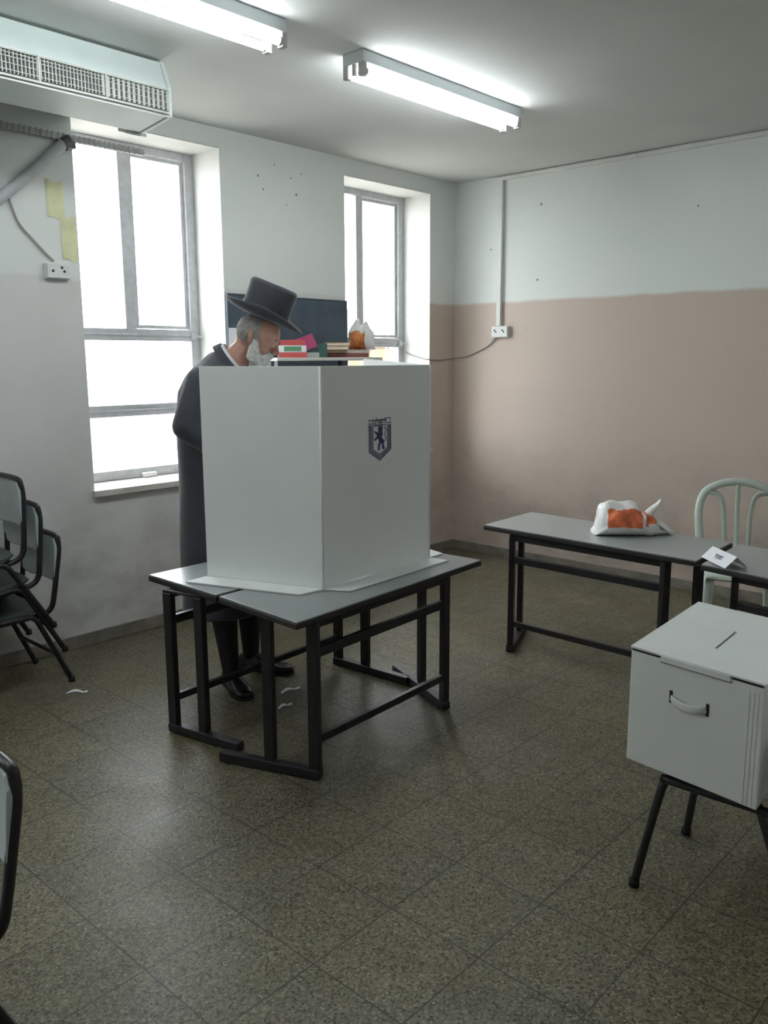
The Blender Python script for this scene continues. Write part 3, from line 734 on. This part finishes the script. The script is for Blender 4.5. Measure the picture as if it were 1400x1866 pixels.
def book(cx, cy, z, L_, W_, T_, rz, cover, label, tilt=0, lab=None, spine=True, roll=0):
    root = empty('book', (cx, cy, z), 0, label=label, cat='book', group='books lying on the rack')
    mx = Matrix.Translation((cx, cy, z)) @ Matrix.Rotation(rz, 4, 'Z') @ Matrix.Rotation(tilt, 4, 'Y') @ Matrix.Rotation(roll, 4, 'X')
    bm = NB(); box(bm, -L_/2, L_/2, -W_/2, W_/2, 0, .003, mx); box(bm, -L_/2, L_/2, -W_/2, W_/2, T_-.003, T_, mx); sg = -1 if spine else 1; y_ = sg*(W_/2-.0015); box(bm, -L_/2, L_/2, y_-.0015, y_+.0015, .003, T_-.003, mx)
    link('cover', bm, M[cover], root, bevel=.001)
    bm = NB(); box(bm, -L_/2+.003, L_/2-.003, -W_/2+.0034, W_/2-.0034, .0032, T_-.0032, mx); link('page_block', bm, M['pages'], root)
    if lab:
        bm = NB(); box(bm, -L_/2+.03, L_/2-.03, -W_/2-.0012, -W_/2-.0002, .006, T_-.006, mx); link('spine_label', bm, M[lab], root)
z = RZ+.0005
A = -.64
book(-1.955, -.27, z, .17, .13, .030, A+.0, 'red', 'red book at the bottom of the short pile behind the hat')
book(-1.955, -.265, z+.031, .165, .13, .040, A+.05, 'paper', 'white book with a green label in the short pile', lab='greenl')
book(-1.950, -.27, z+.072, .15, .12, .032, A-.05, 'red', 'red book on top of the short pile behind the hat')
book(-1.800, -.245, z+.0, .13, .12, .030, A-.02, 'greyc', 'grey book lying under the leaning magenta book')
book(-1.800, -.215, z+.078, .14, .095, .018, A-.02, 'magenta', 'magenta book leaning at a slant beside the white one', tilt=-.35, spine=False, roll=1.05)
book(-1.690, -.25, z, .060, .12, .085, A, 'green', 'thick dark green book in the middle of the rack')
book(-1.475, -.26, z, .27, .15, .024, A+.02, 'maroon', 'maroon book at the bottom of the long pile')
book(-1.470, -.26, z+.025, .28, .15, .020, A-.03, 'maroon', 'thin reddish book second from the bottom of the long pile', spine=False)
book(-1.575, -.26, z+.046, .15, .145, .024, A+.03, 'tan', 'tan book second from the top of the long pile', spine=False)
book(-1.570, -.26, z+.071, .155, .14, .022, A-.02, 'tan', 'tan book on top of the long pile, beside the crumpled bag', spine=False)

def rr_(seed, p, s=8.0): return noise.noise(V(p)*s+V((seed, seed*1.7, 0)))
def bagmesh(c, ex, ey, stations, seed, paint, seg=28):
    """stations: (x, half depth, height, z0)"""
    bm = NB(); rings = []
    ex, ey = V(ex).normalized(), V(ey).normalized(); c = V(c)
    st = smoothpath([V((a, b, h)) for a, b, h, z0 in stations], 4); zz = smoothpath([V((a, z0, 0)) for a, b, h, z0 in stations], 4)
    for q, z_ in zip(st, zz):
        ring = []
        for k in range(seg):
            t = 2*math.pi*k/seg; co, si = math.cos(t), math.sin(t)
            y = math.copysign(abs(co)**.8, co)*q.y; zc = (math.copysign(abs(si)**.75, si)+1)/2
            h = max(q.z, .004); y *= (1-.35*zc**2)
            P_ = V((q.x, y, zc*h)); n_ = rr_(seed, P_, 16)*.016+rr_(seed+5, P_, 40)*.007
            P_ = P_+V((rr_(seed+2, P_, 18)*.010, co*n_, (n_ if zc > .1 else 0)))
            ring.append(c+ex*P_.x+ey*P_.y+V((0, 0, max(.0015, P_.z+z_.y))))
        rings.append(ring)
    loft(bm, rings)
    bm.faces.ensure_lookup_table()
    for f in bm.faces:
        q = f.calc_center_median()-c; x, y, z_ = q.dot(ex), q.dot(ey), q.z
        if paint(x, y, z_): f.material_index = 1
    return bm
ex = V((.674, -.739, 0)); ey = V((.739, .674, 0))
pa = lambda x, y, z_: (y < .02 and ((-.125 < x < .045 and .050+.10*(x > -.02)*0 < z_ < .138-.15*max(0, x)) or (.065 < x < .125 and .06 < z_ < .125)))
bm = bagmesh((-1.530, -2.300, .670), ex, ey, [(-.185, .02, .012, 0), (-.165, .07, .055, 0), (-.135, .10, .145, 0), (-.10, .11, .172, 0), (-.04, .115, .165, 0), (.02, .11, .160, 0), (.055, .105, .125, 0), (.09, .10, .105, 0), (.125, .085, .090, 0), (.16, .06, .060, 0), (.20, .03, .012, 0)], 3, pa, 40)
root = link('plastic_bag', bm, [M['bag'], M['orange']], smooth=True, label='white plastic shopping bag with orange print lying on the right desk', cat='bag')
bm = NB(); c = V((-1.530, -2.300, .670)); P_ = [c+ex*a+ey*b+V((0, 0, h)) for a, b, h in ((.075, 0, .075), (.108, 0, .115), (.140, -.01, .150), (.155, -.01, .176))]
tube(bm, smoothpath(P_, 4), 1, 10, rs=[(.046-.0030*i, .022-.0014*i) for i in range(13)])
P_ = [c+ex*a+ey*b+V((0, 0, h)) for a, b, h in ((.13, 0, .07), (.165, -.03, .05), (.20, -.04, .02), (.215, -.04, .012))]
tube(bm, smoothpath(P_, 4), 1, 10, rs=[(.034-.0018*i, .011) for i in range(13)])
link('handle', bm, M['bag'], root, smooth=True)
pb = lambda x, y, z_: (y < .0 and -.070 < x < .030 and .008 < z_ < .115)
bm = bagmesh((-1.352, -.27, RZ+.0465), ex, ey, [(-.085, .02, .06, 0), (-.075, .05, .12, 0), (-.045, .06, .175, 0), (-.015, .06, .195, 0), (.012, .05, .155, 0), (.035, .055, .190, 0), (.062, .05, .150, 0), (.082, .04, .115, 0), (.090, .02, .04, 0)], 11, pb, 26)
link('crumpled_bag', bm, [M['bag'], M['brown']], smooth=True, label='crumpled white bag with orange-brown print on top of the books', cat='bag')

# ------------------------------------------------------------------ name card
CA, CB = V((-1.790,-2.772,.6665)), V((-1.872,-2.925,.6665))
dcard = (CB-CA).normalized(); ncard = V((-dcard.y, dcard.x, 0))
if ncard.x < 0: ncard = -ncard
ln = .165; hh = .055; dpt = .095
bm = NB()
A0, B0 = V((-1.850,-2.775,.6668)), V((-1.935,-2.925,.6668))
A0, B0 = V((-1.797,-2.784,.6735)), V((-1.942,-2.944,.6735))
dcard = (B0-A0).normalized(); ncard = V((-dcard.y, dcard.x, 0)); ncard = ncard if ncard.x > 0 else -ncard
A1, B1 = A0+ncard*.051+V((0,0,.048)), B0+ncard*.051+V((0,0,.048)); A2, B2 = A0+ncard*.102, B0+ncard*.102
vs = [bm.verts.new(p) for p in (A0, B0, B1, A1, B2, A2)]; bm.faces.new(vs[:4]); bm.faces.new((vs[3], vs[2], vs[4], vs[5]))
root = link('name_card', bm, M['paper'], label='white folded paper name card standing on the right-hand desks', cat='name card')
root.modifiers.new('s', 'SOLIDIFY').thickness = .0008
mid = (A0+B0+A1+B1)/4; cn = (B0-A0).cross(A1-A0).normalized(); cn = cn if cn.z > 0 else -cn
text_mesh('lettering', '\u05e8\u05d9\u05db\u05d6\u05de', .030, mid+cn*.0012, dcard, (A1-A0), M['ink'], root, .0006)

# ------------------------------------------------------------------ plastic chair
root = empty('plastic_chair', (-.78, -2.48, 0), label='pale green-white plastic chair with an arched slatted back behind the right desks', cat='chair')
CR, SR_ = math.cos(.50), math.sin(.50)
def PC_(x, y, z): y *= .93; x *= .92; return (-.62+x*CR-y*SR_, -2.515+x*SR_+y*CR, z)      # x: + toward the wall
bm = NB(); top = smoothpath([PC_(-.03,-.205,.42), PC_(.0,-.215,.55), PC_(.03,-.222,.68), PC_(.045,-.19,.785), PC_(.05,-.10,.835), PC_(.05,0,.848), PC_(.05,.10,.835), PC_(.045,.19,.785), PC_(.03,.222,.68), PC_(.0,.215,.55), PC_(-.03,.205,.42)], 5)
tube(bm, top, 1, 12, rs=[(.021, .024)]*len(top)); link('back_frame', bm, M['plastic'], root, smooth=True)
for s in (-1, 1):
    bm = NB(); q = smoothpath([PC_(-.035, s*.066, .43), PC_(.0, s*.070, .55), PC_(.03, s*.078, .68), PC_(.043, s*.105, .770), PC_(.043, s*.185, .790)], 5)
    tube(bm, q, 1, 10, rs=[(.011, .022)]*len(q)); link('back_slat', bm, M['plastic'], root, smooth=True)
bm = NB(); q = [PC_(-.035, 0, .43), PC_(.0, 0, .55), PC_(.035, 0, .70), PC_(.05, 0, .84)]; tube(bm, smoothpath(q, 4), 1, 10, rs=[(.011, .021)]*13); link('back_slat', bm, M['plastic'], root, smooth=True)
bm = NB(); R_ = []
for i in range(11):
    t = i/10; x = -.02-.43*t; hw = .215+.02*math.sin(math.pi*t)*1; z_ = .425-.012*math.sin(math.pi*t)-(.03*max(0, t-.85)/.15)
    R_.append([PC_(x, s*hw, z_+dz) for s, dz in ((-1, -.03), (-.97, .002), (-.5, -.008), (0, -.012), (.5, -.008), (.97, .002), (1, -.03), (.95, -.012), (.5, -.018), (0, -.022), (-.5, -.018), (-.95, -.012))])
loft(bm, R_); link('seat', bm, M['plastic'], root, smooth=True)
for sx, sy in ((0, -1), (0, 1), (1, -1), (1, 1)):
    bm = NB(); x0 = -.03 if sx == 0 else -.42; x1 = .05 if sx == 0 else -.47
    q = [PC_(x0, sy*.195, .40), PC_((x0+x1)/2, sy*.205, .2), PC_(x1, sy*.22, 0)]; tube(bm, smoothpath(q, 4), 1, 10, rs=[(.030-.0012*i, .018) for i in range(9)]); link('leg', bm, M['plastic'], root, smooth=True)

# ------------------------------------------------------------------ paper scraps on the floor
def scrap(c, ang, ln_, label):
    bm = NB(); n_ = 9; pr = []
    for i in range(n_):
        t = i/(n_-1); x = (t-.5)*ln_; y = .25*ln_*math.sin(t*3)*.6; z_ = .003+.012*abs(math.sin(t*4.2))
        d = V((math.cos(ang), math.sin(ang), 0)); nn = V((-d.y, d.x, 0)); p = V(c)+d*x+nn*y
        pr.append((bm.verts.new(p+nn*.006+V((0,0,z_))), bm.verts.new(p-nn*.006+V((0,0,z_*.4+.001)))))
    for a, b in zip(pr, pr[1:]): bm.faces.new((a[0], b[0], b[1], a[1]))
    o = link('paper_scrap', bm, M['paper'], smooth=True, label=label, cat='paper scrap', group='paper scraps on the floor'); o.modifiers.new('s', 'SOLIDIFY').thickness = .0008
scrap((-3.645, -.60, 0), -.8, .10, 'curled white strip of paper on the floor below the stacked chairs')
scrap((-2.955, -1.335, 0), -.3, .10, 'paler crumpled paper strip on the floor, nearer the window under the desks')
scrap((-3.095, -1.455, 0), -.2, .07, 'small crumpled paper bit under the desks beside the shiny shoe')

# ------------------------------------------------------------------ the person
O = V((-3.03, -1.04, 0)); FD = V((.66, -.7513, 0)); LD = V((.7513, .66, 0))
def Q(f, l, z): return O+FD*f+LD*l+V((0, 0, z))
root = empty('person', O, label='person in a long black coat and black hat bending over the voting screen', cat='person')
hc = Q(.136, 0, 1.650)                                  # head centre
pt = math.radians(27); HA = FD*math.cos(pt)-V((0,0,1))*math.sin(pt); HU = FD*math.sin(pt)+V((0,0,1))*math.cos(pt)
def HP(a, l, u_): return hc+HA*a+LD*l+HU*u_
SR, SL = Q(-.075, -.185, 1.445), Q(-.055, .185, 1.445)
ER, EL = Q(-.146, -.250, 1.258), Q(-.08, .265, 1.20)
WR, WL = Q(.07, -.16, 1.085), Q(.10, .15, 1.07)
HIP_R, HIP_L = Q(-.07, -.055, .93), Q(-.06, .12, .93)
KR, KL = Q(-.065, -.045, .50), Q(.040, .115, .50); AR, AL = Q(-.030, -.050, .095), Q(.030, .170, .095)
TR, TL = Q(.075, -.235, .035), Q(.225, .095, .035)
bm = NB()
hull(bm, Q(-.06, -.05, .98), .125, Q(-.06, .05, .98), .125); hull(bm, Q(-.075, -.03, 1.0), .10, Q(-.075, -.05, 1.36), .115); hull(bm, Q(-.065, .05, 1.0), .12, Q(-.065, .05, 1.36), .115)
hull(bm, SR, .055, Q(-.02, 0, 1.50), .065); hull(bm, SL, .055, Q(-.02, 0, 1.50), .065)
hull(bm, Q(-.01, 0, 1.50), .062, Q(.085, 0, 1.60), .055)
for s, e_, w_ in ((SR, ER, WR), (SL, EL, WL)): hull(bm, s, .050, e_, .040); hull(bm, e_, .040, w_, .027)
for h, k, a, t in ((HIP_R, KR, AR, TR), (HIP_L, KL, AL, TL)):
    hull(bm, h, .085, k, .058); hull(bm, k, .055, k.lerp(a, .35), .056); hull(bm, k.lerp(a, .35), .056, a, .036)
    hull(bm, a-V((0,0,.045)), .026, a.lerp(t, .6)-V((0,0,.024)), .014)
# skull, jaw, nose, brow, lips, ears
hull(bm, HP(-.012, 0, .020), .080, HP(.018, 0, .020), .084, 3); hull(bm, HP(.020, 0, -.025), .068, HP(.048, 0, -.070), .040, 3)
hull(bm, HP(-.02, 0, -.03), .065, HP(.03, 0, -.06), .05)
hull(bm, HP(.094, 0, .008), .010, HP(.115, 0, -.030), .013); hull(bm, HP(.104, -.014, -.034), .009, HP(.104, .014, -.034), .009)
hull(bm, HP(.090, -.036, .018), .010, HP(.094, -.012, .014), .011); hull(bm, HP(.090, .036, .018), .010, HP(.094, .012, .014), .011); hull(bm, HP(.084, -.016, -.054), .009, HP(.084, .016, -.054), .009)
for s in (-1, 1):
    hull(bm, HP(-.014, s*.092, .006), .014, HP(-.004, s*.088, -.032), .009); hull(bm, HP(.060, s*.038, -.020), .020, HP(.055, s*.045, -.035), .018)
# hands: palm, four fingers, thumb
def hand(wr, side, dirv):
    d = V(dirv).normalized(); s = d.cross(V((0,0,1))).normalized()*side; n_ = V((0,0,-1))
    pc = wr+d*.045
    for k in (-1.4, -.5, .5, 1.4): hull(bm, wr+d*.015+s*k*.010, .013, wr+d*.080+s*k*.0165, .0095)
    for k, L_ in ((-1.5, .058), (-.5, .075), (.5, .080), (1.5, .070)):
        p0 = wr+d*.082+s*k*.0205; p1 = p0+d*L_*.45+n_*.006+s*k*.004; p2 = p1+d*L_*.30+n_*.014; p3 = p2+d*L_*.16+n_*.016
        hull(bm, p0, .0088, p1, .0080, 2); hull(bm, p1, .0080, p2, .0074, 2); hull(bm, p2, .0074, p3, .0068, 2)
    t0 = wr+d*.025+s*.020; t1 = t0+s*.026+d*.030+n_*.008; t2 = t1+d*.028+s*.006+n_*.012
    hull(bm, t0, .014, t1, .0105, 1); hull(bm, t1, .0105, t2, .0088, 1)
hand(WR, -1, FD*.95+LD*.30+V((0,0,-.25))); hand(WL, 1, FD*.95-LD*.30+V((0,0,-.25)))
bm = remeshed(bm, .0042, 2)
link('body', bm, M['skin'], root, smooth=True)
# eyes and brows
for s in (-1, 1):
    bm = NB(); hull(bm, HP(.0795, s*.031, -.010), .0125, HP(.0797, s*.031, -.010), .0125, 3); ey_ = link('eye', bm, M['shirt'], root, smooth=True)
    bm = NB(); hull(bm, HP(.0880, s*.031, -.0175), .0046, HP(.0881, s*.031, -.0175), .0046); link('iris', bm, M['rubber'], ey_, smooth=True)
    bm = NB(); hull(bm, HP(.0790, s*.031, -.0085), .0146, HP(.0792, s*.031, -.0085), .0146, 3); link('eyelid', bm, M['skin'], root, smooth=True)
    bm = NB(); tube(bm, smoothpath([HP(.0995, s*.012, .018), HP(.0985, s*.027, .024), HP(.090, s*.046, .020)], 4), 1, 8, rs=[(.004, .0035)]*9); link('eyebrow', bm, M['hair'], root, smooth=True)
# hair round the back and sides, sidelock, beard
bm = NB()
hull(bm, HP(-.016, -.014, .014), .080, HP(-.006, .014, .020), .082, 3)
for s in (-1, 1):
    hull(bm, HP(-.01, s*.074, .03), .020, HP(.018, s*.074, .0), .016); hull(bm, HP(.020, s*.076, .0), .014, HP(.026, s*.072, -.05), .015)
bm = remeshed(bm, .006, 3)
bmesh.ops.bisect_plane(bm, geom=bm.verts[:]+bm.edges[:]+bm.faces[:], plane_co=HP(-.02, 0, -.035), plane_no=HU*-1+HA*.55, clear_outer=True)
for v in bm.verts:
    v.co += (v.co-hc).normalized()*(noise.noise(v.co*60)*.004)
link('hair', bm, M['hair'], root, smooth=True)
bm = NB()
for s in (-1, 1):
    hull(bm, HP(.014, s*.070, -.02), .020, HP(.032, s*.060, -.085), .030); hull(bm, HP(.040, s*.050, -.075), .026, HP(.060, s*.018, -.120), .034)
    hull(bm, HP(.092, s*.010, -.050), .016, HP(.078, s*.038, -.072), .018)
hull(bm, HP(.080, 0, -.095), .036, HP(.055, 0, -.19), .028); hull(bm, HP(.050, -.015, -.15), .028, HP(.035, 0, -.235), .014)
bm = remeshed(bm, .006, 3)
for v in bm.verts: v.co += (v.co-hc).normalized()*(noise.noise(v.co*55)*.007)
link('beard', bm, M['beard'], root, smooth=True)
# shirt collar: tilted band round the neck
def ringpts(c, ax_a, ax_b, ra, rb, n_=28): return [c+ax_a*ra*math.cos(2*math.pi*k/n_)+ax_b*rb*math.sin(2*math.pi*k/n_) for k in range(n_)]
nk = (FD*.80+V((0,0,1))*.60).normalized(); na = LD.cross(nk).normalized(); na = na if na.z > 0 else -na
bm = NB(); c0 = Q(.020, 0, 1.545)
loft(bm, [ringpts(c0-nk*.012, na, LD, .083, .078), ringpts(c0+nk*.016, na, LD, .078, .072), ringpts(c0+nk*.016, na, LD, .073, .067), ringpts(c0-nk*.012, na, LD, .076, .071)], cap=False)
bmesh.ops.remove_doubles(bm, verts=bm.verts, dist=1e-6)
link('shirt_collar', bm, M['shirt'], root, smooth=True)
# coat
bm = NB(); rings = []
for z_, cf, cl, a, b in ((.335, -.082, .06, .190, .190), (.36, -.082, .06, .190, .190), (.60, -.085, .06, .185, .190), (.76, -.085, .055, .180, .190), (.92, -.078, .03, .175, .200), (1.10, -.074, 0.01, .168, .205), (1.28, -.078, 0, .160, .205), (1.40, -.080, 0, .148, .205), (1.47, -.065, 0, .125, .170), (1.52, -.045, 0, .098, .115), (1.55, -.025, 0, .078, .085)):
    rg = []
    for k in range(40):
        t = 2*math.pi*k/40; fold = 1+(.025*math.sin(t*7+z_*2)+.018*math.sin(t*11+1))*max(0, (1.1-z_))*.9
        rg.append(Q(cf+a*math.cos(t)*fold, cl+b*math.sin(t)*fold, z_))
    rings.append(rg)
loft(bm, rings)
for s, e_, w_ in ((SR, ER, WR), (SL, EL, WL)):
    hull(bm, s, .078, e_, .060); hull(bm, e_, .060, w_.lerp(e_, .10), .050)
hull(bm, SR, .072, Q(-.045, 0, 1.515), .072); hull(bm, SL, .072, Q(-.045, 0, 1.515), .072)
bm = remeshed(bm, .009, 5)
for v in bm.verts:
    n_ = noise.noise(V((v.co.x*9, v.co.y*9, v.co.z*3)))*.007
    d = V((v.co.x-O.x, v.co.y-O.y, 0)); v.co += d.normalized()*n_ if d.length > .01 else V()
bmesh.ops.bisect_plane(bm, geom=bm.verts[:]+bm.edges[:]+bm.faces[:], plane_co=c0-nk*.004, plane_no=nk, clear_outer=True)
link('coat', bm, M['coat'], root, smooth=True)
# coat collar band
bm = NB(); loft(bm, [ringpts(c0-nk*.030, na, LD, .098, .096), ringpts(c0+nk*.004, na, LD, .089, .085), ringpts(c0+nk*.004, na, LD, .083, .079), ringpts(c0-nk*.030, na, LD, .090, .088)], cap=False)
link('coat_collar', bm, M['coat'], root, smooth=True)
# stockings / trouser legs
for h, k, a in ((HIP_R, KR, AR), (HIP_L, KL, AL)):
    bm = NB(); hull(bm, k+V((0,0,.02)), .066, k.lerp(a, .4), .064); hull(bm, k.lerp(a, .4), .064, a-V((0,0,.02)), .042)
    bm = remeshed(bm, .008, 3); link('stocking', bm, M['sock'], root, smooth=True)
# shoes
def shoe(a, t, seed):
    d = (V((t.x, t.y, 0))-V((a.x, a.y, 0))).normalized(); s = V((-d.y, d.x, 0)); h = V((a.x, a.y, 0))-d*.065
    bm = NB(); R_ = []
    for x, wd, ht, zb in ((0, .020, .055, .012), (.012, .032, .075, .004), (.05, .038, .088, .002), (.09, .038, .092, .002), (.13, .040, .078, .002), (.17, .045, .060, .002), (.21, .048, .050, .002), (.25, .045, .044, .003), (.28, .036, .036, .005), (.298, .018, .024, .010)):
        ring = []
        for k in range(20):
            tt = 2*math.pi*k/20; co, si = math.cos(tt), math.sin(tt)
            z_ = zb+.022+(si*(ht-.022) if si > 0 else si*.022)
            ring.append(h+d*x+s*math.copysign(abs(co)**.8, co)*wd+V((0,0,max(.0135, z_+.0))))
        R_.append(ring)
    loft(bm, R_); sh = link('shoe', bm, M['shoe'], root, smooth=True)
    bm = NB(); out = []
    for x, wd in ((0, .018), (.012, .034), (.05, .041), (.09, .040), (.13, .042), (.17, .048), (.21, .051), (.25, .048), (.28, .038), (.302, .016)): out.append((x, wd))
    poly = [h+d*x+s*w2_ for x, w2_ in out]+[h+d*x-s*w2_ for x, w2_ in out[::-1]]
    prism(bm, [(p.x, p.y) for p in poly], .0005, .0135); link('sole', bm, M['rubber'], sh)
shoe(AR, TR, 1); shoe(AL, TL, 2)
# hat
ht = math.radians(22); XA = FD*math.cos(ht)-V((0,0,1))*math.sin(ht); XU = FD*math.sin(ht)+V((0,0,1))*math.cos(ht)
bc = Q(.166, 0, 1.722)
hat = empty('hat', (0, 0, 0)) if False else None
bm = NB(); R_ = []
def hring(u_, ra, rb, bend=0, dent=0):
    out = []
    for k in range(48):
        t = 2*math.pi*k/48; c_, s_ = math.cos(t), math.sin(t)
        out.append(bc+XA*ra*c_+LD*rb*s_+XU*(u_+bend*abs(s_)**2.0+bend*.75*max(0, -c_)**3+dent))
    return out
prof = [(.004, .086, .080, 0), (.006, .125, .115, .004), (.000, .160, .148, .022), (.000, .182, .158, .038), (.006, .190, .162, .044), (.011, .184, .160, .042), (.010, .150, .140, .020), (.012, .122, .108, .004), (.018, .110, .096, 0), (.050, .109, .094, 0), (.110, .110, .092, 0), (.145, .112, .090, 0), (.160, .106, .084, 0), (.165, .092, .070, 0), (.160, .06, .042, 0), (.154, .02, .016, 0)]
loft(bm, [hring(u_, a, b, bd) for u_, a, b, bd in prof])
link('hat', bm, M['felt'], root, smooth=True, label='black felt hat with a wide brim')
ho = [o for o in root.children if o.name.startswith('hat')][0] if False else None
bm = NB(); loft(bm, [hring(.019, .1130, .0990), hring(.055, .1120, .0970), hring(.055, .1100, .0950), hring(.019, .1110, .0970)], cap=False)
hatobj = [o for o in C.objects if o.name == 'hat'][0]
link('hat_band', bm, M['ribbon'], hatobj, smooth=True)
